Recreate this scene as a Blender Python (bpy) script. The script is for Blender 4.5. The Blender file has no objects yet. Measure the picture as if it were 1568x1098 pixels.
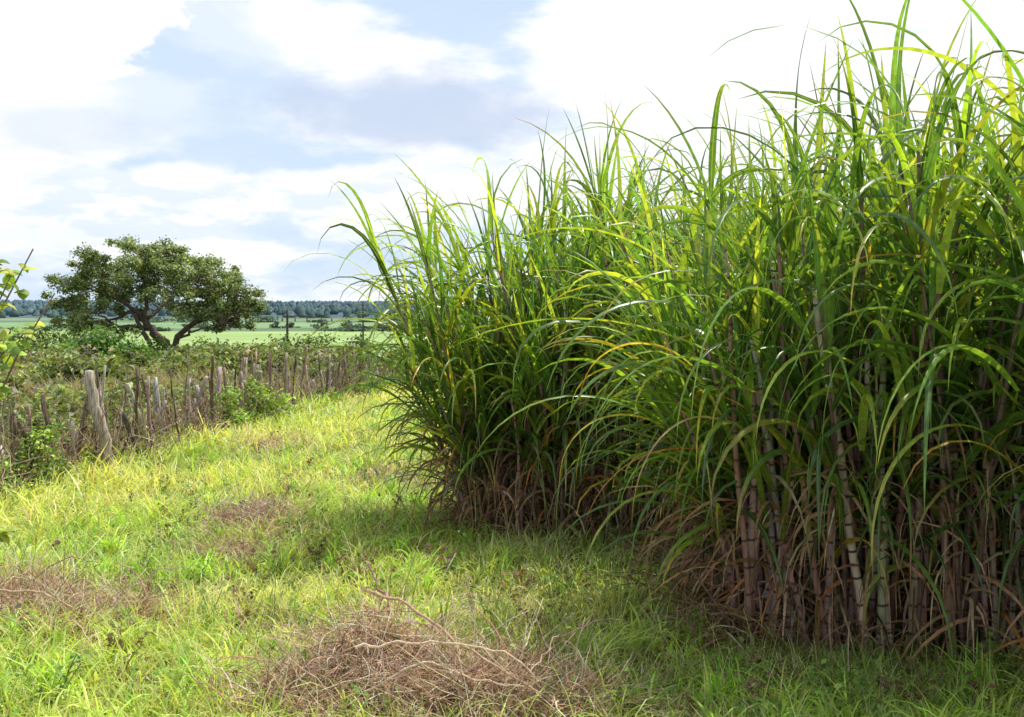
import bpy, math, numpy as np
from mathutils import Vector
rng=np.random.default_rng(7)
F=1681.0; H=1.6; HZ=475.0
def PX(px,py,d): return np.array([(px-784)/F*d, d, H+(HZ-py)/F*d])
R=math.radians
scene=bpy.context.scene
scene.view_settings.view_transform='Standard'
scene.view_settings.look='None'
scene.view_settings.exposure=0

# ---------- camera
cam=bpy.data.cameras.new("camera"); co=bpy.data.objects.new("camera",cam)
scene.collection.objects.link(co); scene.camera=co
co.location=(0,0,H); co.rotation_euler=(R(90),0,0)
cam.sensor_width=36; cam.lens=36*F/1568; cam.shift_y=-(549-HZ)/1568
cam.clip_end=30000; cam.clip_start=0.05

# ---------- noise
_nd=[(rng.uniform(0,2*np.pi),rng.uniform(0,2*np.pi),rng.uniform(0.6,1.6)) for _ in range(14)]
def noise(x,y,f=1.0,seed=0):
    r=0
    for i,(a,p,s) in enumerate(_nd):
        a=a+seed*1.7+i*0.3; p=p+seed*2.3
        r=r+np.sin((x*np.cos(a)+y*np.sin(a))*f*s*2+p+1.3*np.sin((x*np.sin(a)-y*np.cos(a))*f*s+p*2))
    return r/7.0*1.2   # approx -1..1
_py=np.array([-50,22,40,60,120,200,300,1000,1500,2500,3200,9000,20000.])
_pz=np.array([0,0,-0.7,-2.0,-4.6,-6.8,-7.6,-7.6,0,18,21,21,21.])
def gz(x,y):
    x=np.asarray(x,float); y=np.asarray(y,float)
    z=np.interp(y,_py,_pz)
    near=np.clip(1-(np.abs(y)-20)/30,0,1)
    z=z+near*(0.025*noise(x,y,1.1,1)+0.03*noise(x,y,0.35,2))
    far=np.clip((y-1000)/1500,0,1)
    z=z+far*(3*noise(x/900,y/900,1.0,3)+np.clip(x/900,-1,1)*2.5)
    return z

# ---------- mesh accumulation
class Acc:
    def __init__(s): s.v=[];s.f=[];s.c=[];s.uv=[];s.m=[];s.n=0
    def add(s,v,f,c,uv,mi=0):
        v=v.reshape(-1,3); s.v.append(v); s.f.append(f.reshape(-1,4)+s.n)
        s.c.append(c.reshape(-1,3)); s.uv.append(uv.reshape(-1,2)); s.m.append(np.full(len(f.reshape(-1,4)),mi)); s.n+=len(v)
    def build(s,name,mats,parent=None,smooth=True):
        v=np.concatenate(s.v).astype(np.float32); f=np.concatenate(s.f).astype(np.int32)
        c=np.concatenate(s.c); uv=np.concatenate(s.uv).astype(np.float32); m=np.concatenate(s.m).astype(np.int32)
        me=bpy.data.meshes.new(name)
        me.vertices.add(len(v)); me.vertices.foreach_set("co",v.ravel())
        me.loops.add(len(f)*4); me.loops.foreach_set("vertex_index",f.ravel())
        me.polygons.add(len(f)); me.polygons.foreach_set("loop_start",np.arange(0,len(f)*4,4,dtype=np.int32))
        me.polygons.foreach_set("material_index",m)
        me.update(calc_edges=True)
        a=me.color_attributes.new("Col",'FLOAT_COLOR','POINT')
        cc=np.ones((len(v),4),np.float32); cc[:,:3]=np.clip(c,0,1); a.data.foreach_set("color",cc.ravel())
        u=me.uv_layers.new(name="UVMap"); u.data.foreach_set("uv",uv[f.ravel()].ravel())
        me.polygons.foreach_set("use_smooth",np.full(len(f),smooth))
        for mt in mats: me.materials.append(mt)
        o=bpy.data.objects.new(name,me); scene.collection.objects.link(o)
        if parent: o.parent=parent
        return o
def empty(name,loc=(0,0,0)):
    e=bpy.data.objects.new(name,None); scene.collection.objects.link(e); return e

def A(v,n): 
    v=np.asarray(v,float)
    return np.full(n,float(v)) if v.ndim==0 else v
def ribbons(acc,P,az,th0,L,W,bend,pw=1.3,twist=0.,azb=0.,nseg=8,col=None,tipcol=None,fold=0.25,prof='cane',mi=0,clampz=True,tipstart=0.6):
    n=len(P); az=A(az,n);th0=A(th0,n);L=A(L,n);W=A(W,n);bend=A(bend,n);pw=A(pw,n);twist=A(twist,n);azb=A(azb,n)
    s=np.linspace(0,1,nseg+1)[None,:]
    th=np.maximum(th0[:,None]-bend[:,None]*s**pw[:,None],-1.5)
    a=az[:,None]+azb[:,None]*s
    T=np.stack([np.cos(a)*np.cos(th),np.sin(a)*np.cos(th),np.sin(th)],-1)
    pos=np.zeros((n,nseg+1,3)); pos[:,0]=P
    st=(T[:,1:]+T[:,:-1])/2*(L[:,None,None]/nseg)
    pos[:,1:]=P[:,None,:]+np.cumsum(st,1)
    S=np.stack([-np.sin(a),np.cos(a),np.zeros_like(a)],-1)
    N=np.cross(T,S)
    tw=twist[:,None]*s
    D=S*np.cos(tw)[...,None]+N*np.sin(tw)[...,None]
    U=np.cross(D,T)
    if prof=='cane': w=np.clip(0.45+s*3,0,1)*np.clip(1-s,0,1)**0.75
    elif prof=='leaf': w=np.sin(np.pi*np.clip(s*0.94+0.04,0,1))**0.8
    else: w=np.clip(1-s,0.05,1)**0.7
    hw=(W[:,None]*w/2)[...,None]; hw=np.maximum(hw,0.0004)
    cols3 = fold>0
    if cols3: V=np.stack([pos-D*hw,pos-U*hw*fold*2,pos+D*hw],2)
    else: V=np.stack([pos-D*hw,pos+D*hw],2)
    nc=V.shape[2]
    if clampz:
        g=gz(V[...,0],V[...,1])+0.004; V[...,2]=np.maximum(V[...,2],g)
    idx=np.arange(n*(nseg+1)*nc).reshape(n,nseg+1,nc)
    f=np.stack([idx[:,:-1,:-1],idx[:,:-1,1:],idx[:,1:,1:],idx[:,1:,:-1]],-1)
    uv=np.zeros(V.shape[:3]+(2,)); uv[...,0]=np.linspace(0,1,nc)[None,None,:]; uv[...,1]=s[:,:,None]
    c=np.broadcast_to(col[:,None,None,:],V.shape).copy()
    if tipcol is not None:
        k=np.clip((s-tipstart)/(1-tipstart+1e-6),0,1)[:,:,None,None]
        c=c*(1-k)+tipcol[:,None,None,:]*k
    acc.add(V,f,c,uv,mi)
    return pos
def tubes(acc,path,rad,sides=6,col=None,mi=0):
    n,k,_=path.shape
    T=np.gradient(path,axis=1); T/=np.linalg.norm(T,axis=-1,keepdims=True)+1e-9
    ref=np.array([0.31,0.93,0.2]); ref/=np.linalg.norm(ref)
    X=np.cross(T,ref); X/=np.linalg.norm(X,axis=-1,keepdims=True)+1e-9
    Y=np.cross(T,X)
    a=np.linspace(0,2*np.pi,sides,endpoint=False)
    V=path[:,:,None,:]+rad[:,:,None,None]*(X[:,:,None,:]*np.cos(a)[None,None,:,None]+Y[:,:,None,:]*np.sin(a)[None,None,:,None])
    idx=np.arange(n*k*sides).reshape(n,k,sides); nx=np.roll(idx,-1,2)
    f=np.stack([idx[:,:-1],nx[:,:-1],nx[:,1:],idx[:,1:]],-1)
    ln=np.concatenate([np.zeros((n,1)),np.cumsum(np.linalg.norm(np.diff(path,axis=1),axis=-1),1)],1)
    uv=np.zeros(V.shape[:3]+(2,)); uv[...,0]=a/(2*np.pi); uv[...,1]=ln[:,:,None]
    c=np.broadcast_to(col[:,None,None,:],V.shape)
    acc.add(V,f,c,uv,mi)
    b0=acc.n-n*k*sides; e=idx[:,-1]; q=None
    if sides==4: q=e
    if sides==6: q=np.concatenate([e[:,[0,1,2,3]],e[:,[0,3,4,5]]],0)
    if sides==8: q=np.concatenate([e[:,[0,1,2,3]],e[:,[0,3,4,7]],e[:,[4,5,6,7]]],0)
    if q is not None: acc.f.append(q+b0); acc.m.append(np.full(len(q),mi))
def rdir(n,zs=1.0):
    d=rng.normal(size=(n,3)); d[:,2]*=zs; return d/np.linalg.norm(d,axis=1,keepdims=True)
def leaves(acc,P,size,col,mi=0,aspect=0.55,up=0.4):
    n=len(P); N=rdir(n); N[:,2]=np.abs(N[:,2])+up; N/=np.linalg.norm(N,axis=1,keepdims=True)
    X=np.cross(N,rdir(n)); X/=np.linalg.norm(X,axis=1,keepdims=True)+1e-9; Y=np.cross(N,X)
    sz=A(size,n)[:,None]
    V=np.stack([P-X*sz*0.5,P-Y*sz*0.5*aspect+N*sz*.06,P+X*sz*0.5-N*sz*.1,P+Y*sz*0.5*aspect+N*sz*.06],1)
    f=np.arange(n*4).reshape(n,4)
    uv=np.tile(np.array([[0.5,0],[0,0.5],[0.5,1],[1,0.5]]),(n,1))
    acc.add(V,f,np.repeat(col,4,0),uv,mi)
def vary(base,n,v=0.25,hue=0.12):
    b=np.array(base)[None,:]*np.ones((n,1))
    return b*(1+v*rng.normal(size=(n,1)))*(1+hue*rng.normal(size=(n,3)))
def pick(cols,p,n,v=0.2,hue=0.08):
    cols=np.array(cols); i=rng.choice(len(cols),n,p=np.array(p)/sum(p))
    return np.clip(cols[i]*(1+v*rng.normal(size=(n,1)))*(1+hue*rng.normal(size=(n,3))),0.004,0.9)

# ---------- materials
def newmat(name):
    m=bpy.data.materials.new(name); m.use_nodes=True; nt=m.node_tree; nt.nodes.clear()
    return m,nt,nt.nodes,nt.links
def leafmat(name,transl=0.4,rough=0.4,spec=0.5,rib=False,tint=(1.5,1.35,0.5),nscale=30.):
    m,nt,N,Lk=newmat(name)
    out=N.new('ShaderNodeOutputMaterial'); at=N.new('ShaderNodeAttribute'); at.attribute_name="Col"
    pr=N.new('ShaderNodeBsdfPrincipled'); pr.inputs['Roughness'].default_value=rough; pr.inputs['Specular IOR Level'].default_value=spec
    tc=N.new('ShaderNodeTexCoord'); nz=N.new('ShaderNodeTexNoise'); nz.inputs['Scale'].default_value=nscale; nz.inputs['Detail'].default_value=2
    Lk.new(tc.outputs['Object'],nz.inputs['Vector'])
    mr=N.new('ShaderNodeMapRange'); mr.inputs['From Min'].default_value=0.3; mr.inputs['From Max'].default_value=0.7
    mr.inputs['To Min'].default_value=0.72; mr.inputs['To Max'].default_value=1.28; Lk.new(nz.outputs['Fac'],mr.inputs['Value'])
    vm=N.new('ShaderNodeVectorMath'); vm.operation='SCALE'; Lk.new(at.outputs['Color'],vm.inputs[0]); Lk.new(mr.outputs[0],vm.inputs['Scale'])
    src=vm.outputs[0]
    if rib:
        uv=N.new('ShaderNodeUVMap'); sx=N.new('ShaderNodeSeparateXYZ'); Lk.new(uv.outputs[0],sx.inputs[0])
        a=N.new('ShaderNodeMath'); a.operation='SUBTRACT'; a.inputs[1].default_value=0.5; Lk.new(sx.outputs['X'],a.inputs[0])
        b=N.new('ShaderNodeMath'); b.operation='ABSOLUTE'; Lk.new(a.outputs[0],b.inputs[0])
        c=N.new('ShaderNodeMapRange'); c.inputs['From Min'].default_value=0.04; c.inputs['From Max'].default_value=0.08
        c.inputs['To Min'].default_value=0.6; c.inputs['To Max'].default_value=0; Lk.new(b.outputs[0],c.inputs['Value'])
        mx=N.new('ShaderNodeMix'); mx.data_type='RGBA'; Lk.new(c.outputs[0],mx.inputs['Factor']); Lk.new(src,mx.inputs[6]); mx.inputs[7].default_value=(0.34,0.42,0.18,1)
        src=mx.outputs[2]
    Lk.new(src,pr.inputs['Base Color'])
    tr=N.new('ShaderNodeBsdfTranslucent'); tv=N.new('ShaderNodeVectorMath'); tv.operation='MULTIPLY'; tv.inputs[1].default_value=tint
    Lk.new(src,tv.inputs[0]); Lk.new(tv.outputs[0],tr.inputs['Color'])
    ms=N.new('ShaderNodeMixShader'); ms.inputs[0].default_value=transl
    Lk.new(pr.outputs[0],ms.inputs[1]); Lk.new(tr.outputs[0],ms.inputs[2]); Lk.new(ms.outputs[0],out.inputs[0])
    return m
def woodmat(name,rough=0.85,nscale=(40,40,6),amp=0.5,nodes=False,bump=0.3):
    m,nt,N,Lk=newmat(name)
    out=N.new('ShaderNodeOutputMaterial'); at=N.new('ShaderNodeAttribute'); at.attribute_name="Col"
    pr=N.new('ShaderNodeBsdfPrincipled'); pr.inputs['Roughness'].default_value=rough; pr.inputs['Specular IOR Level'].default_value=0.2
    tc=N.new('ShaderNodeTexCoord'); mp=N.new('ShaderNodeMapping'); mp.inputs['Scale'].default_value=nscale
    nz=N.new('ShaderNodeTexNoise'); nz.inputs['Scale'].default_value=1; nz.inputs['Detail'].default_value=5
    Lk.new(tc.outputs['Object'],mp.inputs['Vector']); Lk.new(mp.outputs[0],nz.inputs['Vector'])
    mr=N.new('ShaderNodeMapRange'); mr.inputs['From Min'].default_value=0.3; mr.inputs['From Max'].default_value=0.7
    mr.inputs['To Min'].default_value=1-amp; mr.inputs['To Max'].default_value=1+amp; Lk.new(nz.outputs['Fac'],mr.inputs['Value'])
    vm=N.new('ShaderNodeVectorMath'); vm.operation='SCALE'; Lk.new(at.outputs['Color'],vm.inputs[0]); Lk.new(mr.outputs[0],vm.inputs['Scale'])
    src=vm.outputs[0]
    if nodes:
        uv=N.new('ShaderNodeUVMap'); sx=N.new('ShaderNodeSeparateXYZ'); Lk.new(uv.outputs[0],sx.inputs[0])
        a=N.new('ShaderNodeMath'); a.operation='MODULO'; a.inputs[1].default_value=0.13; Lk.new(sx.outputs['Y'],a.inputs[0])
        c=N.new('ShaderNodeMath'); c.operation='LESS_THAN'; c.inputs[1].default_value=0.012; Lk.new(a.outputs[0],c.inputs[0])
        mx=N.new('ShaderNodeMix'); mx.data_type='RGBA'; Lk.new(c.outputs[0],mx.inputs['Factor']); Lk.new(src,mx.inputs[6]); mx.inputs[7].default_value=(0.09,0.06,0.04,1)
        src=mx.outputs[2]
    Lk.new(src,pr.inputs['Base Color'])
    if bump>0:
        bp=N.new('ShaderNodeBump'); bp.inputs['Strength'].default_value=bump; bp.inputs['Distance'].default_value=0.01
        Lk.new(nz.outputs['Fac'],bp.inputs['Height']); Lk.new(bp.outputs[0],pr.inputs['Normal'])
    Lk.new(pr.outputs[0],out.inputs[0]); return m
M_cane=leafmat("cane_leaf",0.45,0.32,0.65,rib=True,tint=(1.8,1.5,0.45))
M_dry=leafmat("dry_leaf",0.2,0.7,0.2,tint=(1.2,0.95,0.6))
M_stalk=woodmat("cane_stalk",0.45,(30,30,8),0.35,nodes=True,bump=0)
M_grass=leafmat("grass_blade",0.45,0.42,0.4,tint=(1.3,1.25,0.5),nscale=8)
M_fol=leafmat("foliage",0.3,0.5,0.35,tint=(1.3,1.3,0.5),nscale=2)
M_wood=woodmat("weathered_wood",amp=0.6,nscale=(70,70,7))
M_bark=woodmat("bark",0.9,(6,6,2),0.4)
M_twig=woodmat("dead_twig",0.8,(60,60,60),0.3,bump=0.0)
M_far=woodmat("far_forest",1.0,(0.02,0.02,0.02),0.25,bump=0.0)

# ---------- ground sheet
def build_ground():
    ys=np.concatenate([np.linspace(-12,30,190),np.geomspace(30.4,20000,260)])
    us=np.linspace(-1,1,161); us=np.sign(us)*np.abs(us)**1.3
    Y,Uu=np.meshgrid(ys,us,indexing='ij')
    half=np.maximum(14,np.abs(Y)*1.1+6)
    X=Uu*half; Z=gz(X,Y)
    n,k=Y.shape; idx=np.arange(n*k).reshape(n,k)
    f=np.stack([idx[:-1,:-1],idx[:-1,1:],idx[1:,1:],idx[1:,:-1]],-1)
    near=np.array([0.19,0.22,0.07]); scrub=np.array([0.12,0.16,0.05]); field=[0.27,0.38,0.14]
    haze_blue=[0.07,0.115,0.145]  # far hill colour with distance haze painted in
    c=np.zeros((n,k,3))
    q=Y+0.05*X+ 18*noise(X/60,Y/60,1,5)*np.clip(Y/200,0,1)
    c[:]=near
    def lay(lo,hi,cc,soft=6):
        w=np.clip((q-lo)/soft,0,1)*np.clip((hi-q)/soft,0,1); c[:]=c*(1-w[...,None])+np.array(cc)*w[...,None]
    lay(24,175,scrub); lay(170,480,field,10); lay(470,560,[0.12,0.18,0.10],8); lay(555,820,[0.18,0.29,0.14],10)
    lay(815,960,[0.10,0.17,0.12],20); lay(955,1060,[0.15,0.23,0.16],20); lay(1050,30000,haze_blue,60)
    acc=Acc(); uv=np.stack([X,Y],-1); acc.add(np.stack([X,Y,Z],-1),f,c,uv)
    m,nt,N,Lk=newmat("ground_soil_grass")
    out=N.new('ShaderNodeOutputMaterial'); at=N.new('ShaderNodeAttribute'); at.attribute_name="Col"
    pr=N.new('ShaderNodeBsdfPrincipled'); pr.inputs['Roughness'].default_value=0.95; pr.inputs['Specular IOR Level'].default_value=0.1
    tc=N.new('ShaderNodeTexCoord')
    n1=N.new('ShaderNodeTexNoise'); n1.inputs['Scale'].default_value=1.3; n1.inputs['Detail'].default_value=10; n1.inputs['Roughness'].default_value=0.7
    n2=N.new('ShaderNodeTexNoise'); n2.inputs['Scale'].default_value=0.012; n2.inputs['Detail'].default_value=8; n2.inputs['Roughness'].default_value=0.65
    Lk.new(tc.outputs['Object'],n1.inputs['Vector']); Lk.new(tc.outputs['Object'],n2.inputs['Vector'])
    sx=N.new('ShaderNodeSeparateXYZ'); Lk.new(tc.outputs['Object'],sx.inputs[0])
    rp=N.new('ShaderNodeMapRange'); rp.inputs['From Min'].default_value=0.46; rp.inputs['From Max'].default_value=0.66; Lk.new(n1.outputs['Fac'],rp.inputs['Value'])
    nr=N.new('ShaderNodeMapRange'); nr.inputs['From Min'].default_value=25; nr.inputs['From Max'].default_value=70; nr.inputs['To Min'].default_value=0.8; nr.inputs['To Max'].default_value=0; Lk.new(sx.outputs['Y'],nr.inputs['Value'])
    ml=N.new('ShaderNodeMath'); ml.operation='MULTIPLY'; Lk.new(rp.outputs[0],ml.inputs[0]); Lk.new(nr.outputs[0],ml.inputs[1])
    mx=N.new('ShaderNodeMix'); mx.data_type='RGBA'; Lk.new(ml.outputs[0],mx.inputs['Factor']); Lk.new(at.outputs['Color'],mx.inputs[6]); mx.inputs[7].default_value=(0.30,0.23,0.14,1)
    m2=N.new('ShaderNodeMapRange'); m2.inputs['From Min'].default_value=0.3; m2.inputs['From Max'].default_value=0.7; m2.inputs['To Min'].default_value=0.75; m2.inputs['To Max'].default_value=1.25; Lk.new(n2.outputs['Fac'],m2.inputs['Value'])
    vm=N.new('ShaderNodeVectorMath'); vm.operation='SCALE'; Lk.new(mx.outputs[2],vm.inputs[0]); Lk.new(m2.outputs[0],vm.inputs['Scale'])
    Lk.new(vm.outputs[0],pr.inputs['Base Color'])
    bp=N.new('ShaderNodeBump'); bp.inputs['Strength'].default_value=0.5; bp.inputs['Distance'].default_value=0.03; Lk.new(n1.outputs['Fac'],bp.inputs['Height']); Lk.new(bp.outputs[0],pr.inputs['Normal'])
    Lk.new(pr.outputs[0],out.inputs[0])
    acc.build("ground",[m])
build_ground()

# ---------- patches with dead straw (world positions, radius)
patches=[(-0.42,4.45,0.8,0.5),(-2.25,5.75,0.7,0.38),(-1.95,8.3,0.42,0.45),(-1.85,7.3,0.25,0.3),(-0.2,5.9,0.25,0.25),(-2.7,12.5,0.5,0.7),(-1.2,10.5,.3,.4),(-1.2,5.4,.3,.2)]
def patchmask(x,y):
    w=np.zeros_like(x)
    xx=x+0.16*noise(x,y,5,71); yy=y+0.16*noise(x,y,5,72)
    for (a,b,ra,rb) in patches:
        w=np.maximum(w,np.exp(-(((xx-a)/ra)**2+((yy-b)/rb)**2)**1.2))
    return w
def fence_x(y): return np.interp(y,[3,9,11,16,20.7,26],[-4.4,-4.25,-4.0,-3.8,-2.9,-1.2])
def under_cane(x,y):
    a=(x>0.95+0.25*np.clip(5.2-y,0,5))&(y>5.15)&(y<7.6)
    b=(x>-0.35)&(y>7.8)
    return a|b

# ---------- grass
def build_grass():
    acc=Acc()
    N=220000
    y=3.4*(30/3.4)**rng.random(N)
    x=(rng.random(N)*2-1)*(y*0.52+0.8)
    pm=patchmask(x,y); uc=under_cane(x,y)
    keep=(rng.random(N)>pm*0.82)&(~(uc&(rng.random(N)>0.06)))
    dens=noise(x,y,2.2,11)
    keep&=rng.random(N)<np.clip(0.85+0.5*dens,0.35,1)
    x=x[keep];y=y[keep];n=len(x)
    left=np.clip((fence_x(y)+2.2-x)/2.0,0,1)
    beyond=(x<fence_x(y)-0.1)
    tall=np.clip(0.5+0.9*noise(x,y,1.4,21),0,1)
    h=0.04+0.06*rng.random(n)+0.12*tall*rng.random(n)+0.13*left*rng.random(n)**1.5
    h*=np.where(rng.random(n)<0.04,1.7,1)
    h=np.where(beyond,0.12+0.3*rng.random(n),h)
    h*=np.interp(y,[4,12,30],[1,1.1,1.4])
    W=(0.0046+0.005*rng.random(n)+0.005*tall*left)*np.interp(y,[4,8,30],[1,1.5,4.5])
    k=np.clip(0.66+0.6*noise(x,y,0.8,31)+0.28*rng.normal(size=n),0,1)[:,None]
    cy=np.array([0.64,0.69,0.21]); cg=np.array([0.32,0.50,0.10])
    c=(cy*k+cg*(1-k))*(1+0.22*rng.normal(size=(n,1)))
    straw=rng.random(n)<np.clip(0.10+0.35*pm[keep]+0.2*beyond+0.2*(noise(x,y,1.9,41)>0.3),0,1)
    c[straw]=vary([0.66,0.57,0.37],straw.sum(),0.2,0.06)
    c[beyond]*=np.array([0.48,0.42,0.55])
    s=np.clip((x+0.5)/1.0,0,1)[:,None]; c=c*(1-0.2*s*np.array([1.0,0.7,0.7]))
    c=np.clip(c,0.01,0.85)
    P=np.stack([x,y,gz(x,y)-0.005],-1)
    nr=y<9
    for msk,sg in ((nr,4),(~nr,2)):
        q=msk.sum()
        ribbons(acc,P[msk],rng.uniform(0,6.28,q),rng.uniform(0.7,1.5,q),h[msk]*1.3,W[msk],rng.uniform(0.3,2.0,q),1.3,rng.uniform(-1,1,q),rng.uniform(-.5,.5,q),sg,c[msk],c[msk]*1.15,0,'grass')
    nt=2100; ty=3.9*(19/3.9)**rng.random(nt); tx=(rng.random(nt)*2-1)*(ty*0.5+0.3)
    cl=noise(tx,ty,1.5,55)
    ok=((tx<-0.5)|(rng.random(nt)<0.5))&(cl>-0.3); ok&=(patchmask(tx,ty)<0.5)&(~under_cane(tx,ty))&(tx>fence_x(ty)-0.3)
    tx=tx[ok];ty=ty[ok]; per=14
    X=np.repeat(tx,per)+rng.normal(size=len(tx)*per)*0.035; Y=np.repeat(ty,per)+rng.normal(size=len(tx)*per)*0.035; q=len(X)
    tc=pick([[0.46,0.65,0.11],[0.28,0.48,0.07],[0.60,0.68,0.2]],[4,3,2.5],len(tx),0.12); c=np.repeat(tc,per,0)*(1+.12*rng.normal(size=(q,1)))
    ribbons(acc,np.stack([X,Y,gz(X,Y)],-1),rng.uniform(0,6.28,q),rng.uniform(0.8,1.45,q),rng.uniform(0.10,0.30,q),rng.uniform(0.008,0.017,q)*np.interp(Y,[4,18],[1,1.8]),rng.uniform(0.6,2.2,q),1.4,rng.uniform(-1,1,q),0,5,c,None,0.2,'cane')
    q=2200; Y=4*(22/4)**rng.random(q); X=(rng.random(q)*2-1)*(Y*0.5)
    ok=(~under_cane(X,Y)); X=X[ok];Y=Y[ok];q=len(X)
    c=pick([[0.58,0.5,0.32],[0.42,0.4,0.17]],[1,1],q)
    ribbons(acc,np.stack([X,Y,gz(X,Y)],-1),rng.uniform(0,6.28,q),rng.uniform(1.1,1.5,q),rng.uniform(0.14,0.34,q),0.003*np.interp(Y,[4,20],[1,3]),rng.uniform(0.1,0.9,q),1.5,0,0,5,c,None,0,'grass')
    acc.build("grass",[M_grass])
build_grass()

# ---------- broadleaf weeds
def build_weeds():
    acc=Acc()
    nt=360; ty=4.0*(14/4)**rng.random(nt); tx=(rng.random(nt)*2-1)*(ty*0.5)
    ok=~under_cane(tx,ty); tx=tx[ok];ty=ty[ok]
    for a,b in zip(tx,ty):
        hh=rng.uniform(0.06,0.2); g=float(gz(a,b)); ns=rng.integers(2,5)
        dead=rng.random()<0.4
        for j in range(ns):
            az=rng.uniform(0,6.28); t=np.linspace(0,1,5)[:,None]
            path=np.array([a,b,g])+t*np.array([math.cos(az)*hh*.6,math.sin(az)*hh*.6,hh])+0.01*rng.normal(size=(5,3))*t
            tubes(acc,path[None],np.full((1,5),0.0022),3,np.array([[0.2,0.13,0.07]] if dead else [[0.15,0.2,0.05]]),1)
            k=10; P=path[rng.integers(1,5,k)]+0.018*rng.normal(size=(k,3))
            leaves(acc,P,rng.uniform(0.02,0.045,k),vary([0.2,0.12,0.07] if dead else [0.2,0.34,0.07],k),0,0.6,0.6)
    acc.build("broadleaf_weeds",[M_fol,M_twig])
build_weeds()

# ---------- sugarcane
G1=[[0.065,0.15,0.035],[0.12,0.25,0.045],[0.23,0.38,0.05],[0.37,0.50,0.07]]
DRY=[[0.36,0.24,0.14],[0.24,0.14,0.08],[0.54,0.42,0.27],[0.46,0.21,0.07]]
def cane(name,stools,leafn=11,seg=10,dn=6,wf=1.0,rf=1.0):
    root=empty(name); st=Acc(); lf=Acc(); dr=Acc()
    B=[];Ln=[];Hh=[]
    for (cx,cy,r,n,hs,lx,ly) in stools:
        n=int(n*0.72)
        a=rng.uniform(0,6.28,n); rr=r*np.sqrt(rng.random(n))
        dx=np.cos(a)*rr; dy=np.sin(a)*rr
        B.append(np.stack([cx+dx,cy+dy],-1))
        Ln.append(np.stack([dx/r*0.24+lx,dy/r*0.24+ly],-1)+0.08*rng.normal(size=(n,2)))
        Hh.append(hs*rng.uniform(0.5,1.05,n))
    B=np.concatenate(B);Ln=np.concatenate(Ln);Hh=np.concatenate(Hh); n=len(B)
    t=np.linspace(0,1,9)[None,:,None]
    base=np.concatenate([B,gz(B[:,0],B[:,1])[:,None]-0.02],1)
    off=np.concatenate([Ln*Hh[:,None]*0.8,np.zeros((n,1))],1)
    path=base[:,None,:]+t*np.array([0,0,1])*Hh[:,None,None]+off[:,None,:]*(t**1.5)
    path[:,:,:2]+=np.cumsum(0.009*rng.normal(size=(n,9,2)),1)
    rad=rf*rng.uniform(0.009,0.018,n)[:,None]*np.linspace(1,0.42,9)[None,:]
    sc=pick([[0.27,0.165,0.15],[0.24,0.21,0.12],[0.38,0.29,0.24],[0.16,0.10,0.08]],[4,2,3,2.5],n,0.2)
    tubes(st,path,rad,6,sc)
    def at(s,tt):
        f=tt*8; i=np.clip(f.astype(int),0,7); fr=(f-i)[:,None]
        return path[s,i]*(1-fr)+path[s,i+1]*fr
    s=np.repeat(np.arange(n),leafn); j=np.tile(np.arange(leafn),n)/(leafn-1.)
    tt=np.clip(0.33+0.66*j**0.8+0.04*rng.normal(size=len(s)),0.24,1.0)
    keep=rng.random(len(s))<0.92; s=s[keep];j=j[keep];tt=tt[keep]; q=len(s)
    P=at(s,tt)
    phase=rng.uniform(0,6.28,n)
    az=phase[s]+np.round(j*(leafn-1))*math.pi+0.7*rng.normal(size=q)
    lz=np.arctan2(Ln[s,1],Ln[s,0])
    wgt=np.clip(np.hypot(Ln[s,0],Ln[s,1])*1.6,0,0.65)
    v=np.stack([np.cos(az)*(1-wgt)+np.cos(lz)*wgt,np.sin(az)*(1-wgt)+np.sin(lz)*wgt],-1); az=np.arctan2(v[:,1],v[:,0])
    th0=R(48)+R(30)*j+R(11)*rng.normal(size=q)
    up=rng.random(q)<0.15+0.42*j
    bend=np.where(up,rng.uniform(0.1,0.9,q),rng.uniform(1.4,2.9,q)*(1.1-0.15*j))
    L=rng.uniform(0.75,1.35,q)*(1.0-0.22*np.abs(j-0.5))*np.where(up,0.8,1.0)*(0.8+0.2*Hh[s]/1.9)
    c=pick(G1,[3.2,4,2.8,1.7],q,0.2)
    c*=(0.68+0.56*j)[:,None]  # upper leaves painted lighter, lower ones darker, imitating sunlit tops
    tip=c*1.1; yt=rng.random(q)<0.15; tip[yt]=pick([[0.5,0.42,0.12],[0.42,0.28,0.13]],[1,1],yt.sum())
    ye=(rng.random(q)<0.03)&(j<0.4); c[ye]=vary([0.55,0.50,0.08],ye.sum(),0.1,0.05); tip[ye]=vary([0.58,0.25,0.05],ye.sum(),0.1,0.05)
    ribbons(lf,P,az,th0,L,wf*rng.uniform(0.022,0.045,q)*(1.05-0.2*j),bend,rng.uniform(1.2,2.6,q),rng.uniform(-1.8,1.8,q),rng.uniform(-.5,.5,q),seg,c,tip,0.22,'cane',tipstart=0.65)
    s=np.repeat(np.arange(n),dn); q=len(s); tt=rng.uniform(0.05,0.50,q); P=at(s,tt)
    c=pick(DRY,[4,4,2,1.1],q,0.3)
    lz=np.arctan2(Ln[s,1],Ln[s,0])+1.1*rng.normal(size=q)
    ribbons(dr,P,lz,rng.uniform(0.2,1.2,q),rng.uniform(0.3,0.85,q),rng.uniform(0.012,0.032,q),rng.uniform(1.6,3.0,q),rng.uniform(0.5,1.2,q),rng.uniform(-4,4,q),rng.uniform(-.8,.8,q),7,c,c*0.8,0.3,'cane')
    s=np.repeat(np.arange(n),2); q=len(s); P=at(s,rng.uniform(0.05,0.85,q)); c=pick([[0.5,0.42,0.28],[0.36,0.26,0.17],[0.25,0.28,0.12]],[1.5,2.5,2],q)
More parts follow.
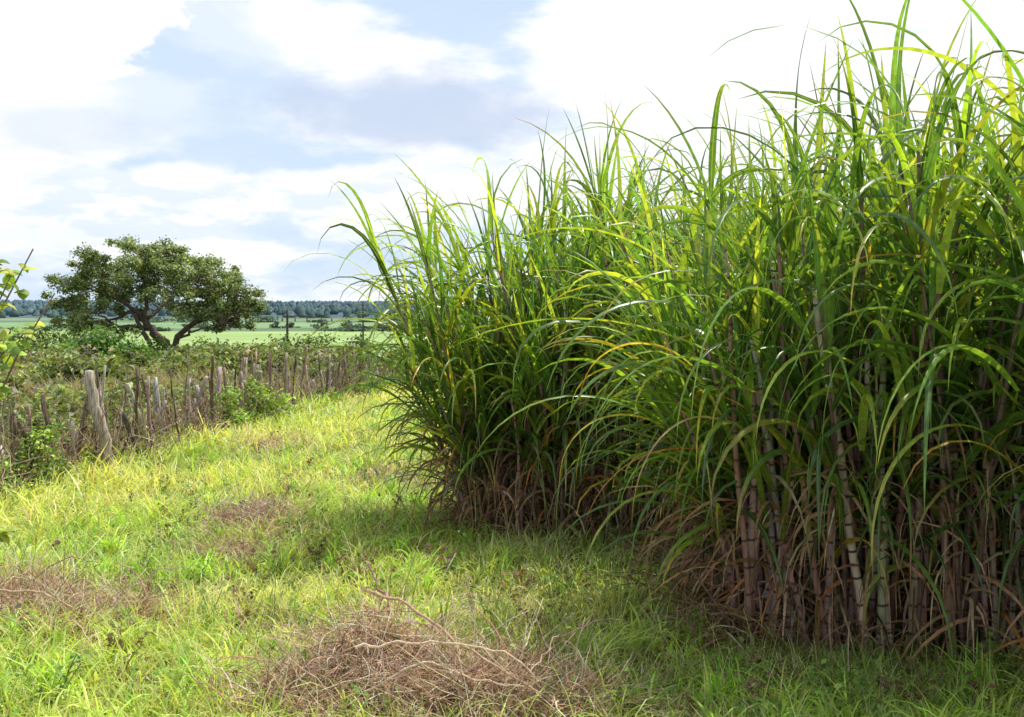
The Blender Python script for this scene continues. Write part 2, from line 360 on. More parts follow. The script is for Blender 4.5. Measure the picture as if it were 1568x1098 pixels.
    ribbons(dr,P,rng.uniform(0,6.28,q),rng.uniform(1.3,1.54,q),rng.uniform(0.15,0.35,q),rng.uniform(0.02,0.034,q),0.15,1,0,0,3,c,None,0.5,'grass')
    st.build("stalks",[M_stalk],root); o=lf.build("leaves",[M_cane],root); dr.build("dry_leaves",[M_dry],root)
    return root
front=[(1.3,5.6,.24,46,1.95,-.16,-.06),(1.72,5.45,.24,50,2.15,-.04,-.12),(2.15,5.3,.26,52,2.25,0,-.12),(2.65,5.15,.28,52,2.3,0,-.14),(3.15,5.0,.3,45,2.3,0,-.1),
       (1.45,6.25,.3,38,2.1,-.08,0),(2.0,6.15,.3,38,2.35,0,0),(2.6,6.0,.3,38,2.4,0,0),(3.2,5.9,.3,32,2.4,0,0),(3.8,5.6,.3,30,2.4,0,0),(2.75,4.45,.24,34,2.25,-.08,-.05)]
back=[(-.10,8.05,.26,54,1.95,-.20,-.10),(.38,8.0,.26,50,2.15,0,-.12),(.85,7.9,.26,46,2.25,0,-.1),(-.02,8.7,.26,38,2.1,-.14,0),(.5,8.7,.3,38,2.35,0,0),(1.35,7.2,.22,30,2.0,-.05,0),(1.4,8.0,.3,36,2.25,0,0),(1.95,7.2,.3,30,2.35,0,0)]
rest=[]
for iy,yy in enumerate(np.arange(8.6,14,1.0)):
    for xx in np.arange(0.5 if yy>9 else 1.9, 6.2,0.85):
        rest.append((xx+rng.uniform(-.15,.15),yy+rng.uniform(-.2,.2),.36,15,2.25,0,0))
for xx,yy in ((2.7,6.9),(3.5,6.8),(4.3,6.5),(2.6,7.7),(3.4,7.6)): rest.append((xx,yy,.33,22,2.4,0,0))
c1=cane("sugarcane_clump",front,11,10,6,1.35,1.2); cane("sugarcane_clump",back,12,10,6,1.25,1.1); cane("sugarcane_clump",rest,8,7,2,1.25)
acc=Acc()
def hero(px,py,d,azd,th,L,W,bend,col,tip,pw=1.3,tw=0.6):
    ribbons(acc,PX(px,py,d)[None],R(azd),R(th),L,W*1.3,bend,pw,tw,0.1,14,np.array([col]),np.array([tip]),0.22,'cane',tipstart=0.55)
lime=[0.36,0.5,0.08]; gr=[0.15,0.30,0.05]; yel=[0.65,0.56,0.08]; org=[0.65,0.22,0.04]; straw=[0.5,0.4,0.22]; dk=[.08,.18,.045]
hero(1130,560,5.2,182,28,1.45,.032,1.0,lime,gr)
hero(1010,650,5.3,195,25,.75,.038,2.3,yel,org)
hero(1080,640,5.1,190,30,.85,.03,2.2,gr,yel)
hero(1120,650,5.0,220,20,.9,.03,1.9,straw,org)
hero(1010,590,5.4,170,40,.6,.03,2.4,yel,lime)
hero(1060,560,5.1,185,40,.75,.036,2.5,yel,org)
hero(1150,600,4.9,215,35,1.3,.038,2.1,gr,gr)
hero(1080,690,5.2,200,10,.8,.028,1.5,org,org)
hero(1240,520,4.8,230,40,1.4,.036,2.2,gr,lime)
hero(1500,560,4.5,200,45,1.3,.036,2.3,gr,gr)
hero(1560,600,4.2,215,40,1.2,.034,2.2,gr,lime)
hero(1100,500,5.2,170,60,1.3,.034,1.7,lime,gr)
hero(1560,330,4.6,170,45,1.2,.034,1.2,gr,gr)
hero(1568,180,4.6,180,50,1.0,.036,1.6,lime,gr)
hero(830,620,7.6,185,50,1.0,.03,2.3,gr,lime)
for i in range(50):
    px=rng.uniform(1040,1640); py=rng.uniform(300,720); d=np.interp(px,[1040,1600],[5.3,4.7])
    hero(px,py,d,rng.uniform(180,290),rng.uniform(25,65),rng.uniform(.9,1.4),rng.uniform(.026,.038),rng.uniform(1.7,2.6),[gr,lime,dk][rng.choice(3,p=[.4,.25,.35])],[gr,lime,yel][rng.choice(3,p=[.55,.33,.12])],rng.uniform(1.1,1.9),rng.uniform(-1.5,1.5))
for i in range(34):
    px=rng.uniform(640,760); py=rng.uniform(400,650)
    hero(px,py,8.0,rng.uniform(160,245),rng.uniform(15,60),rng.uniform(.7,1.15),rng.uniform(.024,.034),rng.uniform(1.7,2.8),[gr,lime,dk][rng.integers(3)],gr,1.2,rng.uniform(-1,1))
acc.build("arching_leaves",[M_cane],c1)
# thick outer stalks of the near clump, jointed and purple-brown
acc=Acc(); n=60; fx=rng.uniform(1.12,3.2,n); fy=np.interp(fx,[1.1,3.2],[5.35,4.78])+rng.uniform(-.06,.16,n); k=12
t=np.linspace(0,1,k)[None,:,None]; hh=rng.uniform(1.2,2.0,n)
pth=np.stack([fx,fy,gz(fx,fy)-.02],-1)[:,None,:]+t*np.stack([rng.normal(size=n)*.12-.05,-.12*rng.random(n),hh],-1)[:,None,:]+np.cumsum(.006*rng.normal(size=(n,k,3)),1)
tubes(acc,pth,rng.uniform(.014,.022,n)[:,None]*np.linspace(1,.7,k)[None],8,pick([[.33,.22,.20],[.42,.33,.28],[.26,.16,.13],[.34,.31,.2]],[4,3,2,1.5],n,.15))
acc.build("outer_stalks",[M_stalk],c1)

def litter():
    acc=Acc(); q=9000
    y=rng.uniform(4.9,8.6,q); x=rng.uniform(-0.7,3.6,q)
    ok=under_cane(x+0.12,y+0.12); x=x[ok];y=y[ok];q=len(x)
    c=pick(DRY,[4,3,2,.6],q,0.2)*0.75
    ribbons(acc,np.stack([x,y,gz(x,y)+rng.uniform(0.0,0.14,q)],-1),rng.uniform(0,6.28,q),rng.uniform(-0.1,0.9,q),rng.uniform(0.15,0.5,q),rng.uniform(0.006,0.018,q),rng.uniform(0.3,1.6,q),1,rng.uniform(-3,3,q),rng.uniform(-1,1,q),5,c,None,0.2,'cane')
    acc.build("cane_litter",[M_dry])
litter()

# ---------- dead brush piles
def brush(name,domes,n,twigs=(),arch=0):
    acc=Acc(); w=np.array([d[2]*d[3] for d in domes]); w/=w.sum(); D_=np.array(domes)
    def dome(n):
        i=rng.choice(len(domes),n,p=w); cx,cy,rx,ry,hh=D_[i].T
        a=rng.uniform(0,6.28,n); r=np.sqrt(rng.random(n))*(1+0.3*rng.normal(size=n))
        x=cx+np.cos(a)*r*rx; y=cy+np.sin(a)*r*ry
        d=np.exp(-2.0*r**2)*np.clip(0.75+0.7*noise(x,y,6,91),0.15,1.4)
        return x,y,gz(x,y)+hh*d*rng.random(n)**0.6
    BR=[[0.60,0.45,0.31],[0.42,0.27,0.18],[0.74,0.63,0.48],[0.22,0.13,0.09]]
    x,y,z=dome(n)
    ribbons(acc,np.stack([x,y,z],-1),rng.uniform(0,6.28,n),rng.uniform(-0.5,1.1,n),rng.uniform(0.08,0.38,n),rng.uniform(0.002,0.007,n),rng.uniform(-0.4,2.0,n),1,rng.uniform(-4,4,n),rng.uniform(-1.8,1.8,n),6,pick(BR,[4,3,3,2],n,.3),None,0,'grass')
    m=n//4; x,y,z=dome(m); k=8
    d=rdir(m,0.7); t=np.linspace(0,1,k)[None,:,None]; L=rng.uniform(0.12,0.55,m)[:,None,None]
    path=np.stack([x,y,z],-1)[:,None,:]+d[:,None,:]*L*(t-0.3)+rdir(m)[:,None,:]*L*0.35*t**2+np.cumsum(0.008*rng.normal(size=(m,k,3)),1)
    path[...,2]=np.maximum(path[...,2],gz(path[...,0],path[...,1])+0.004)
    tubes(acc,path,rng.uniform(0.001,0.0032,m)[:,None]*np.linspace(1,.4,k)[None],4,pick(BR,[3,3,3,2],m),1)
    if arch:
        m=arch; x,y,z=dome(m); k=12; s=np.linspace(0,1,k)[None,:,None]
        az=rng.uniform(0,6.28,m); L=rng.uniform(.3,.8,m)[:,None,None]; e=rng.uniform(.2,1.1,m)
        d=np.stack([np.cos(az)*np.cos(e),np.sin(az)*np.cos(e),np.sin(e)],-1)[:,None,:]
        path=np.stack([x,y,z*.6],-1)[:,None,:]+d*L*s+np.array([0,0,-1.])*L*.55*s**2+np.cumsum(.009*rng.normal(size=(m,k,3)),1)
        path[...,2]=np.maximum(path[...,2],gz(path[...,0],path[...,1])+0.006)
        tubes(acc,path,rng.uniform(.0018,.005,m)[:,None]*np.linspace(1,.35,k)[None],6,pick([[0.66,0.52,0.38],[0.38,0.24,0.17],[0.5,0.36,0.25]],[3,3,3],m),1)
    for pts,r,c in twigs:
        pts=np.array(pts,float); tt=np.linspace(0,len(pts)-1,20)
        pa=np.stack([np.interp(tt,np.arange(len(pts)),pts[:,i]) for i in range(3)],-1)
        pa[1:-1]=(pa[:-2]+2*pa[1:-1]+pa[2:])/4; pa+=0.004*rng.normal(size=(20,3))
        tubes(acc,pa[None],(r*1.1*np.linspace(1,0.45,20))[None],6,np.array([c]),1)
        for _ in range(4):
            j=rng.integers(4,18); e=pa[j]+rdir(1)[0]*rng.uniform(.05,.2); tt2=np.linspace(0,1,6)[:,None]
            tubes(acc,(pa[j]*(1-tt2)+e*tt2+.005*rng.normal(size=(6,3)))[None],(r*.4*np.linspace(1,.4,6))[None],4,np.array([c]),1)
    acc.build(name,[M_dry,M_twig])
T=lambda *a:[PX(*p) for p in a]
brush("dead_brush_pile",[(-.55,4.45,.42,.40,.36),(-.12,4.35,.45,.36,.24),(-.60,4.8,.22,.24,.44),(-.85,4.3,.3,.3,.18),(.12,4.35,.34,.28,.14)],8200,
  [(T((560,1080,4.6),(600,930,4.7),(578,895,4.75),(564,858,4.8)),.009,[0.36,0.22,0.17]),
   (T((560,905,4.6),(610,918,4.5),(660,950,4.4),(700,985,4.25),(760,1020,4.15),(860,1085,4.1)),.007,[0.48,0.32,0.22]),
   (T((545,990,4.2),(600,986,4.2),(690,984,4.15),(780,1000,4.1),(830,1040,4.1)),.006,[0.66,0.50,0.36]),
   (T((730,985,4.6),(722,920,4.65),(712,868,4.7)),.004,[0.45,0.35,0.25]),
   (T((500,1040,4.5),(520,985,4.55),(555,940,4.6),(640,935,4.5)),.004,[0.4,0.26,0.18]),
   (T((420,1080,4.3),(470,1030,4.3),(560,1020,4.3)),.004,[0.55,0.44,0.3]),
   (T((560,1060,4.15),(650,1010,4.15),(720,1040,4.1),(800,1050,4.1)),.005,[0.66,0.52,0.38]),
   (T((590,1075,4.15),(640,1000,4.2),(700,940,4.3),(690,905,4.4)),.004,[0.5,0.36,0.25]),
   (T((480,1050,4.6),(440,960,4.7),(400,935,4.8)),.003,[0.4,0.3,0.2])],130)
brush("dead_brush_pile",[(-2.4,5.7,.5,.35,.14),(-1.95,5.65,.3,.25,.11),(-2.7,6.0,.3,.3,.14),(-2.2,5.3,.3,.2,.06)],3600,
  [(T((-20,905,5.5),(60,905,5.5),(110,930,5.5),(150,960,5.5)),.007,[0.48,0.35,0.25]),(T((20,930,5.6),(100,950,5.6),(220,945,5.7)),.004,[0.55,0.45,0.34])],40)
brush("dead_brush_pile",[(-1.95,8.3,.35,.4,.12),(-1.7,8.0,.2,.2,.1),(-1.85,7.2,.25,.3,.06)],2000,(),25)
brush("dead_brush_pile",[(-1.2,5.4,.35,.25,.03),(-1.2,10.5,.3,.4,.05),(-2.7,12.5,.4,.6,.08)],600)

# ---------- fence
def fence():
    acc=Acc(); ys=[];y=8.4
    while y<23: ys.append(y); y+=rng.uniform(0.05,0.19)*(1 if y<17 else 1.2)
    n=len(ys); ys=np.array(ys); xs=fence_x(ys)+0.10*rng.normal(size=n)
    k=9; t=np.linspace(0,1,k)[None,:,None]
    hh=rng.uniform(0.65,1.05,n); hh*=np.where(rng.random(n)<0.35,0.6,1)
    base=np.stack([xs,ys,gz(xs,ys)-0.1],-1)
    lean=np.stack([0.11*rng.normal(size=n),0.11*rng.normal(size=n),hh+0.1],-1)
    path=base[:,None,:]+lean[:,None,:]*t
    path[:,:,:2]+=np.cumsum(0.010*rng.normal(size=(n,k,2)),1)
    r=rng.uniform(0.010,0.024,n); big=rng.random(n)<0.14; r[big]*=1.6
    rad=r[:,None]*np.linspace(1.1,0.75,k)[None]*(1+0.14*rng.normal(size=(n,k)))
    tubes(acc,path,rad,8,pick([[0.30,0.23,0.18],[0.20,0.135,0.10],[0.42,0.38,0.34],[0.12,0.085,0.065]],[3,4,3,3],n,0.2))
    for i in range(n):
        if rng.random()<0.4:
            j=rng.integers(3,8); p=path[i,j]; d=rdir(1)[0]*0.16; d[2]=abs(d[2])+0.08
            pp=p+np.linspace(0,1,5)[:,None]*d+0.006*rng.normal(size=(5,3))
            tubes(acc,pp[None],(r[i]*0.5*np.linspace(1,.6,5))[None],6,np.array([[0.2,0.14,0.1]]))
    def post(pb,pt,r,c,kk=10):
        t=np.linspace(0,1,kk)[:,None]; p=pb*(1-t)+pt*t+0.008*rng.normal(size=(kk,3))
        tubes(acc,p[None],(r*(1.05-0.25*t[:,0])*(1+.06*rng.normal(size=kk)))[None],8,np.array([c]))
    post(PX(170,728,10.5),PX(134,568,10.4),.056,[0.38,0.33,0.28])
    post(PX(315,655,14.0),PX(300,590,13.9),.036,[0.46,0.42,0.39]); post(PX(304,615,13.9),PX(315,576,13.8),.026,[0.46,0.42,0.39])
    post(PX(392,637,16.2),PX(388,583,16.2),.038,[0.36,0.35,0.34]); post(PX(446,622,18.2),PX(438,564,18.2),.042,[0.3,0.28,0.26])
    post(PX(483,614,19.4),PX(478,583,19.4),.05,[0.40,0.38,0.36]); post(PX(42,740,10.),PX(38,655,10),.04,[0.15,0.10,0.07])
    post(PX(240,680,12.8),PX(238,585,12.8),.03,[0.36,0.32,0.30]); post(PX(110,735,10.3),PX(102,675,10.3),.035,[0.14,0.09,0.07])
    post(PX(18,760,9.6),PX(22,640,9.6),.022,[0.14,0.09,0.07]); post(PX(64,745,9.9),PX(62,680,9.9),.03,[0.17,0.11,0.08])
    for hz in (0.35,0.62):
        yy=np.linspace(8,23,60); p=np.stack([fence_x(yy)+0.03,yy,gz(fence_x(yy),yy)+hz+0.02*np.sin(yy*2.2)],-1)
        tubes(acc,p[None],np.full((1,60),0.0025),4,np.array([[0.2,0.17,0.15]]))
    m=1500; yy=rng.uniform(8.0,23,m); xx=fence_x(yy)+0.22*rng.normal(size=m)
    t=np.linspace(0,1,6)[None,:,None]; d=rdir(m); d[:,2]=np.abs(d[:,2])*1.2+0.15
    p=np.stack([xx,yy,gz(xx,yy)+rng.uniform(0,.35,m)],-1)[:,None,:]+d[:,None,:]*t*rng.uniform(.15,.55,m)[:,None,None]+np.cumsum(.018*rng.normal(size=(m,6,3)),1)
    tubes(acc,p,rng.uniform(0.002,0.006,m)[:,None]*np.linspace(1,.4,6)[None],3,pick([[0.3,0.2,0.14],[0.42,0.33,0.25],[0.16,0.11,0.08]],[3,2,2],m))
    acc.build("wooden_fence",[M_wood])
fence()

# ---------- shrubs
GS=[[0.11,0.18,0.05],[0.17,0.26,0.07],[0.26,0.35,0.11],[0.08,0.13,0.04]]
def shrub(name,items,cols,p,twig=True):
    acc=Acc()
    for (x,y,w,h,nl,ls) in items:
        g=float(gz(x,y)); nb=max(7,int(nl/60)); 
        u=rdir(nb); u[:,2]=np.abs(u[:,2]); cc=np.array([x,y,g])+u*np.array([w*.45,w*.45,h*.8])*(rng.random((nb,1))**.4)
        br=0.6+0.8*rng.random(nb)
        i=rng.integers(0,nb,nl); P=cc[i]+rng.normal(size=(nl,3))*np.array([w*.085,w*.085,h*.085])
        P[:,2]=np.maximum(P[:,2],g+0.02)
        leaves(acc,P,ls*rng.uniform(.6,1.4,nl),np.clip(pick(cols,p,nl)*br[i][:,None],.005,.7),0)
        if twig:
            m=max(6,nb//2); t=np.linspace(0,1,6)[None,:,None]; e=cc[rng.integers(0,nb,m)]
            pth=np.array([x,y,g])*(1-t)+e[:,None,:]*t*1.0+np.cumsum(.02*h*rng.normal(size=(m,6,3)),1)
            tubes(acc,pth,np.full((m,1),0.006+0.004*h)*np.linspace(1.2,.4,6)[None],3,pick([[.2,.14,.1],[.3,.23,.17]],[1,1],m),1)
    acc.build(name,[M_fol,M_bark])
VG=[[0.26,0.44,0.07],[0.42,0.56,0.10],[0.14,0.26,0.05]]
shrub("climbing_vine",[(-4.1,9.6,.6,.7,1500,.05),(-4.15,10.6,.4,.4,500,.05),(-4.3,9.0,.6,.6,900,.05)],VG,[3,3,2])
shrub("climbing_vine",[(-3.7,14.4,.7,.7,1300,.06),(-3.6,15.3,.9,.75,1900,.06),(-3.5,16.4,.7,.45,800,.06)],VG,[3,3,2])
shrub("climbing_vine",[(-3.1,18.8,.8,.45,700,.07),(-2.6,20.6,1.1,.55,1000,.07),(-1.9,22.3,1.5,.9,1600,.07)],VG,[3,3,2])
it=[]
for i in range(400):
    d=11.5*(62/11.5)**(rng.random()); lo=-(0.53*d+1); hi=float(fence_x(min(d,26)))-0.6 if d<26 else 3.0
    x=rng.uniform(lo,hi); g=float(gz(x,d)); py=rng.uniform(568,615) if d<21 else rng.uniform(514,556)
    top=H-(py-HZ)/F*d-g
    h=np.clip(top,0.3,3.2); w=h*rng.uniform(1.2,2.2)
    it.append((x,d,w,h,int(480+330*h),0.04+0.0036*d))
shrub("scrub_bushes",it[:280],[[0.18,0.24,0.075],[0.12,0.17,0.05],[0.31,0.37,0.12],[0.25,0.20,0.12]],[3,3,2.6,.8])
shrub("dry_scrub_bushes",it[280:],[[0.34,0.30,0.19],[0.22,0.25,0.11],[0.19,0.22,0.08],[0.34,0.26,0.19]],[2,2,2,1.8])
def at_px(px,pyb,d): return (px-784)/F*d
shrub("green_bush",[(at_px(160,0,34),34,2.6,1.75,7000,.14),(at_px(118,0,35),35,2.0,1.5,3500,.14),(at_px(205,0,35),35,1.7,1.4,2500,.14)],[[0.09,0.18,0.045],[0.14,0.27,0.06],[0.22,0.37,0.09]],[3,3,1.4])
shrub("green_bush",[(at_px(70,0,46),46,3.2,2.6,3500,.18),(at_px(15,0,44),44,3.6,2.0,3500,.18),(at_px(300,0,44),44,3.0,1.9,2500,.18),(at_px(370,0,48),48,3.2,2.1,2500,.18),(at_px(245,0,47),47,2.5,1.7,1500,.18)],GS,[3,3,1.5,2])
shrub("green_bush",[(at_px(425,0,52),52,3.5,2.3,2600,.2),(at_px(490,0,50),50,3.5,2.1,2600,.2),(at_px(550,0,40),40,2.6,1.5,2400,.16)],GS,[3,3,1.5,2])
it=[]
for i in range(100):
    d=rng.uniform(75,165); x=rng.uniform(-0.5*d,0.05*d); it.append((x,d,rng.uniform(3,8),rng.uniform(1.2,2.3),420,.04*d/10))
shrub("distant_hedgerow",it,[[0.09,0.13,0.06],[0.13,0.18,0.08],[0.19,0.23,0.12]],[3,3,1.5],twig=False)
it=[]
for i in range(80):
    d=rng.choice([480,565,830,980])*rng.uniform(.98,1.02); x=rng.uniform(-0.5*d,0.05*d); it.append((x,d,rng.uniform(10,26)*d/700,rng.uniform(2.0,4.5),160,.0035*d))
shrub("distant_tree_belt",it,[[0.08,0.13,0.11],[0.10,0.155,0.13]],[1,1],twig=False)  # bluish leaf colours carry painted distance haze

# ---------- the big tree
def tree():
    D=50.; root=empty("spreading_tree"); wd=Acc(); lf=Acc(); s=D/F
    bx=(264-784)/F*D; base=np.array([bx,D,float(gz(bx,D))-0.1])
    lobes=[(116,440,22),(140,416,22),(165,398,22),(190,384,22),(222,380,22),(250,382,22),(278,394,22),(300,402,20),(326,415,22),(352,430,22),(370,448,20),(386,468,18),(354,470,20),
     (98,462,16),(128,465,22),(165,440,26),(200,418,26),(240,412,28),(285,432,26),(320,450,24),(106,492,15),(150,490,18),(190,462,22),(278,468,20),(240,448,20),(322,488,18),(368,494,15),(132,508,13),(180,504,12),(215,442,24),(180,415,24),(265,418,24),(300,465,20),(340,498,14),(230,398,24),(310,430,24),(148,440,24),(345,450,20)]
    limbs=[]
    fork=PX(222,492,D); f2=PX(268,520,D)
    def path(pts,k=12,j=0.05):
        pts=np.array(pts); tt=np.linspace(0,len(pts)-1,k)
        p=np.stack([np.interp(tt,np.arange(len(pts)),pts[:,i]) for i in range(3)],-1); p[1:-1]+=j*rng.normal(size=(k-2,3)); return p
    def limb(pts,r0,r1,k=12):
        p=path(pts,k); tubes(wd,p[None],np.linspace(r0,r1,k)[None],8,np.array([[0.11,0.085,0.07]])); limbs.append((p,np.linspace(r0,r1,k)))
    O=lambda px,py,dy: PX(px,py,D)+np.array([0,dy,0])
    limb([base,O(255,530,0),O(225,500,0),fork],.24,.15); limb([base,f2,O(300,490,.5),O(330,470,.8),O(365,470,1)],.18,.05)
    limb([base+np.array([-.3,0,0]),O(238,535,-.3),O(222,505,-.4),O(212,480,-.5)],.14,.08)
    limb([fork,O(205,470,-.4),O(180,455,-.8),O(140,440,-1)],.11,.03); limb([fork,O(222,450,.3),O(210,420,.6),O(200,400,.6)],.11,.03)
    limb([fork,O(240,470,.8),O(262,440,1.4),O(290,415,1.8)],.10,.03); limb([O(210,478,-.3),O(175,488,-.2),O(130,480,0)],.08,.02)
    limb([O(232,455,.4),O(245,420,-.4),O(240,395,-.8)],.07,.02); limb([O(300,490,.5),O(290,460,-.6),O(320,435,-1.2)],.08,.02)
    limb([O(225,500,0),O(200,500,-1.5),O(165,490,-2.2)],.07,.02); limb([O(268,520,0),O(310,505,-1.2),O(350,495,-1.5)],.07,.02)
    cl=[]
    for (px,py,r) in lobes:
        for q in range(7):
            dy=rng.uniform(-1,1)*2.6*math.sqrt(max(0.1,1-((px-240)/170.)**2))
            c=O(px+np.clip(rng.normal(),-1.6,1.6)*r*.5,py+np.clip(rng.normal(),-1.4,1.6)*r*.42,dy); cl.append((c,r*s*rng.uniform(.32,.76)))
    allp=np.concatenate([p[3:] for p,_ in limbs])
    for c,r in cl:
        d=np.linalg.norm(allp-c,axis=1)+0.6*np.maximum(0,allp[:,2]-c[2]); j=np.argmin(d); p=path([allp[j],(allp[j]+c)/2+np.array([0,0,-.12])+.12*rng.normal(size=3),c],8,.04)
        tubes(wd,p[None],np.linspace(.035,.008,8)[None],4,np.array([[0.12,0.095,0.075]]))
        n=int(310*(r/.5)**1.5)+30; u=rng.normal(size=(n,3)); P=c+u*np.array([r,r,r*.7])*.47
        b=rng.uniform(.6,1.35)
        leaves(lf,P,rng.uniform(.08,.18,n),np.clip(pick([[0.20,0.27,0.10],[0.28,0.35,0.15],[0.12,0.17,0.07],[0.42,0.47,0.25]],[4,3,2,1.4],n)*b,0.01,.7),0,.6)
    wd.build("trunk_and_limbs",[M_bark],root); lf.build("crown_leaves",[M_fol],root)
tree()

# ---------- utility poles
def pole(px,top,bot,d,r,arm):
    acc=Acc(); b=PX(px,bot,d); b[2]=float(gz(b[0],d))-0.2; t=PX(px,top,d); k=8
    tt=np.linspace(0,1,k)[:,None]; p=b*(1-tt)+t*tt
    tubes(acc,p[None],np.linspace(r,r*.7,k)[None],8,np.array([[0.07,0.055,0.045]]))
    if arm:
        q=t+np.array([0,0,-.5]); w=np.array([0.45,0.6,0])
        pp=q+np.linspace(-1,1,4)[:,None]*w; tubes(acc,pp[None],np.full((1,4),.06),4,np.array([[0.08,0.06,0.05]]))
        for s in (-.9,0,.9):
            pp=q+w*s+np.linspace(0.07,.3,4)[:,None]*np.array([0,0,1.]); tubes(acc,pp[None],np.array([[.04,.06,.06,.03]]),6,np.array([[0.25,0.2,0.17]]))
        e=np.array([b[0]-2.0,d-.6,0]); e[2]=float(gz(e[0],e[1])); u=t*0.55+b*.45
        pp=u*(1-tt)+e*tt; tubes(acc,pp[None],np.full((1,k),.055),6,np.array([[0.08,0.06,0.05]]))
    acc.build("utility_pole",[M_wood])
pole(440,474,526,150,.2,True); pole(556,462,516,170,.16,True)
for x0 in (395,405,418,432,452,470,492,508,530): pole(x0,486+rng.uniform(0,2),494,900,.6,False)

# ---------- far forest on the ridge
def forest():
    acc=Acc(); n=6500
    y=1080+rng.random(n)**.7*1800; x=rng.uniform(-0.62,0.35,n)*y
    hh=rng.uniform(8,15,n)*(0.8+0.3*noise(x/260,y/260,1,9)); g=gz(x,y)
    t=np.array([0,.15,.35,.6,.85,1.0]); pr=np.array([.5,.9,1,.75,.4,.05])
    path=np.stack([x,y,g-2],-1)[:,None,:]+t[None,:,None]*hh[:,None,None]*np.array([0,0,1.])
    rad=(rng.uniform(3.0,7,n)[:,None]*pr[None])*(1+.2*rng.normal(size=(n,6)))
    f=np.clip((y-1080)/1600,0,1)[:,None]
    c=(np.array([0.075,0.125,0.12])*(1-f)+np.array([0.10,0.16,0.205])*f)*(1+.15*rng.normal(size=(n,1)))  # bluer with distance: aerial haze painted into the tree colours
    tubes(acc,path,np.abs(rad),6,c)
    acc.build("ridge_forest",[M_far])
forest()

# ---------- flowering shrub at left edge, close to camera
def near_shrub():
    acc=Acc(); b=np.array([-1.75,2.7,float(gz(-1.75,2.7))])
    tips=[PX(80,450,2.5),PX(44,378,2.5),PX(16,425,2.5),PX(30,515,2.5),PX(10,540,2.6),PX(-5,575,2.5),PX(2,800,2.4),PX(-30,600,2.6),PX(-50,470,2.6),PX(-90,350,2.8),PX(-15,450,2.5)]
    for i,e in enumerate(tips):
        mid=(b+e)/2+np.array([-.12,0,.08]); t=np.linspace(0,1,12)[:,None]
        p=b*(1-t)**2+2*mid*t*(1-t)+e*t*t+.005*rng.normal(size=(12,3))
        tubes(acc,p[None],np.linspace(.008,.0018,12)[None],6,np.array([[0.2,0.13,0.09]]),1)
        if i in (0,1): continue
        k=32; P=p[rng.integers(9,12,k)]+.018*rng.normal(size=(k,3)); az=rng.uniform(0,6.28,k)
        ribbons(acc,P,az,rng.uniform(-.3,.8,k),rng.uniform(.03,.05,k),rng.uniform(.02,.03,k),rng.uniform(.3,1.2,k),1,0,0,5,pick([[.32,.46,.07],[.48,.58,.1],[.18,.32,.05]],[3,3,1],k),None,.3,'leaf',clampz=False)
    k=6; P=PX(0,408,2.5)+.006*rng.normal(size=(k,3)); ribbons(acc,P,rng.uniform(0,6.28,k),rng.uniform(0,1.2,k),.013,.010,.6,1,0,0,4,pick([[.7,.45,.4],[.75,.6,.5]],[1,1],k),None,.3,'leaf',clampz=False)
    acc.build("flowering_shrub",[M_fol,M_twig])
near_shrub()

# ---------- light
el=R(65); az=R(46)
sd=Vector((math.sin(az)*math.cos(el),math.cos(az)*math.cos(el),math.sin(el)))
sl=bpy.data.lights.new("sun",'SUN'); sl.energy=5.0; sl.angle=R(0.5); sl.color=(1,0.95,0.86)
so=bpy.data.objects.new("sun",sl); scene.collection.objects.link(so); so.rotation_euler=(-sd).to_track_quat('-Z','Y').to_euler(); so.location=(10,10,20)

w=bpy.data.worlds.new("World"); scene.world=w; w.use_nodes=True; nt=w.node_tree; N=nt.nodes; Lk=nt.links; N.clear()
out=N.new('ShaderNodeOutputWorld'); bg=N.new('ShaderNodeBackground'); bg.inputs['Strength'].default_value=0.115; Lk.new(bg.outputs[0],out.inputs[0])
sky=N.new('ShaderNodeTexSky'); sky.sky_type='NISHITA'; sky.sun_disc=False; sky.sun_elevation=el; sky.sun_rotation=az; sky.air_density=1.0; sky.dust_density=1.2
tc=N.new('ShaderNodeTexCoord'); sx=N.new('ShaderNodeSeparateXYZ'); Lk.new(tc.outputs['Generated'],sx.inputs[0])
def M(op,a,b=None,c=None,clamp=False):
    n=N.new('ShaderNodeMath'); n.operation=op; n.use_clamp=clamp
    for i,v in enumerate((a,b,c)):
        if v is None: continue
        if isinstance(v,(int,float)): n.inputs[i].default_value=v
        else: Lk.new(v,n.inputs[i])
    return n.outputs[0]
def SS(v,a,b,lo=0,hi=1):
    n=N.new('ShaderNodeMapRange'); n.interpolation_type='SMOOTHSTEP'; n.inputs['From Min'].default_value=a; n.inputs['From Max'].default_value=b
    n.inputs['To Min'].default_value=lo; n.inputs['To Max'].default_value=hi; Lk.new(v,n.inputs['Value']); return n.outputs[0]
def NZ(sc,zs,off,det=8,rough=.55,dist=.1):
    mp=N.new('ShaderNodeMapping'); mp.inputs['Scale'].default_value=(1,1,zs); mp.inputs['Location'].default_value=off; Lk.new(tc.outputs['Generated'],mp.inputs['Vector'])
    n=N.new('ShaderNodeTexNoise'); n.inputs['Scale'].default_value=sc; n.inputs['Detail'].default_value=det; n.inputs['Roughness'].default_value=rough; n.inputs['Distortion'].default_value=dist
    Lk.new(mp.outputs[0],n.inputs['Vector']); return n.outputs['Fac']
X,Z=sx.outputs['X'],sx.outputs['Z']
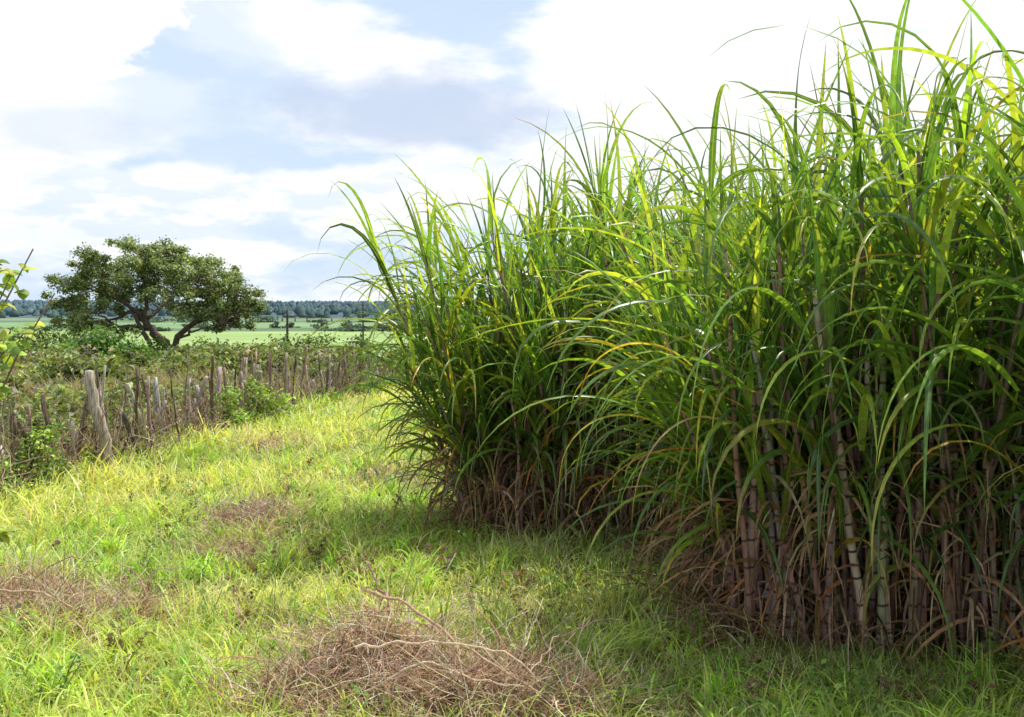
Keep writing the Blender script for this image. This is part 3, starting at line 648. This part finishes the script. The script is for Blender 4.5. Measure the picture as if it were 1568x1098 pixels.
def blob(cx,cz,a,b,warp,e0=1.15,e1=.6,ws=1.7):
    dx=M('DIVIDE',M('SUBTRACT',X,cx),a); dz=M('DIVIDE',M('SUBTRACT',Z,cz),b)
    r=M('SQRT',M('ADD',M('MULTIPLY',dx,dx),M('MULTIPLY',dz,dz)))
    r=M('ADD',r,M('MULTIPLY',M('SUBTRACT',warp,0.5),ws))
    return SS(r,e0,e1)
n1=NZ(6,3.0,(0.3,1.2,.4)); n2=NZ(9,1.8,(3.1,.2,1.4)); n3=NZ(4,4,(7,.3,2.)); n4=NZ(14,3,(1.7,4.3,2.))
bias=M('ADD',SS(X,-0.02,0.15,0,0.2),SS(Z,0.35,0.75,0,-0.14))
cloud=SS(M('ADD',n1,bias),0.41,0.57)
white1=blob(-0.42,0.25,0.14,0.075,n2,1.03,.90,2.2)
blue1=blob(-0.27,0.20,0.09,0.08,n2)
grey=blob(-0.09,0.180,0.145,0.040,n2,1.15,.55,2.0); grey2=blob(-0.37,0.15,0.08,0.022,n2)
low=blob(-0.20,0.105,0.26,0.030,n2,1.15,.8,2.2)
def MixC(f,a,b):
    n=N.new('ShaderNodeMix'); n.data_type='RGBA'
    if isinstance(f,(int,float)): n.inputs[0].default_value=f
    else: Lk.new(f,n.inputs[0])
    for i,v in ((6,a),(7,b)):
        if isinstance(v,tuple): n.inputs[i].default_value=v
        else: Lk.new(v,n.inputs[i])
    return n.outputs[2]
hz=SS(Z,0.6,0.2,0.15,0.96)
base=MixC(hz,sky.outputs[0],(5.9,7.2,8.9,1))
cl2=M('MULTIPLY',cloud,M('SUBTRACT',1,M('MULTIPLY',blue1,0.6)))
c=MixC(cl2,base,(9.3,9.4,9.6,1))
c=MixC(M('MULTIPLY',SS(n3,0.45,0.65),SS(X,0.12,-0.08,0,0.5)),c,(6.8,7.7,9.0,1))
c=MixC(M('MULTIPLY',low,0.9),c,(9.2,9.3,9.6,1))
c=MixC(M('MULTIPLY',SS(n4,0.50,0.60),M('MULTIPLY',SS(X,0.05,-0.1),SS(Z,0.17,0.09,0,0.65))),c,(6.4,7.5,9.0,1))
c=MixC(white1,c,(9.4,9.4,9.5,1))
c=MixC(M('MULTIPLY',grey,0.85),c,(5.4,6.3,8.0,1)); c=MixC(M('MULTIPLY',grey2,0.5),c,(6.1,7.0,8.5,1))
Lk.new(c,bg.inputs['Color'])
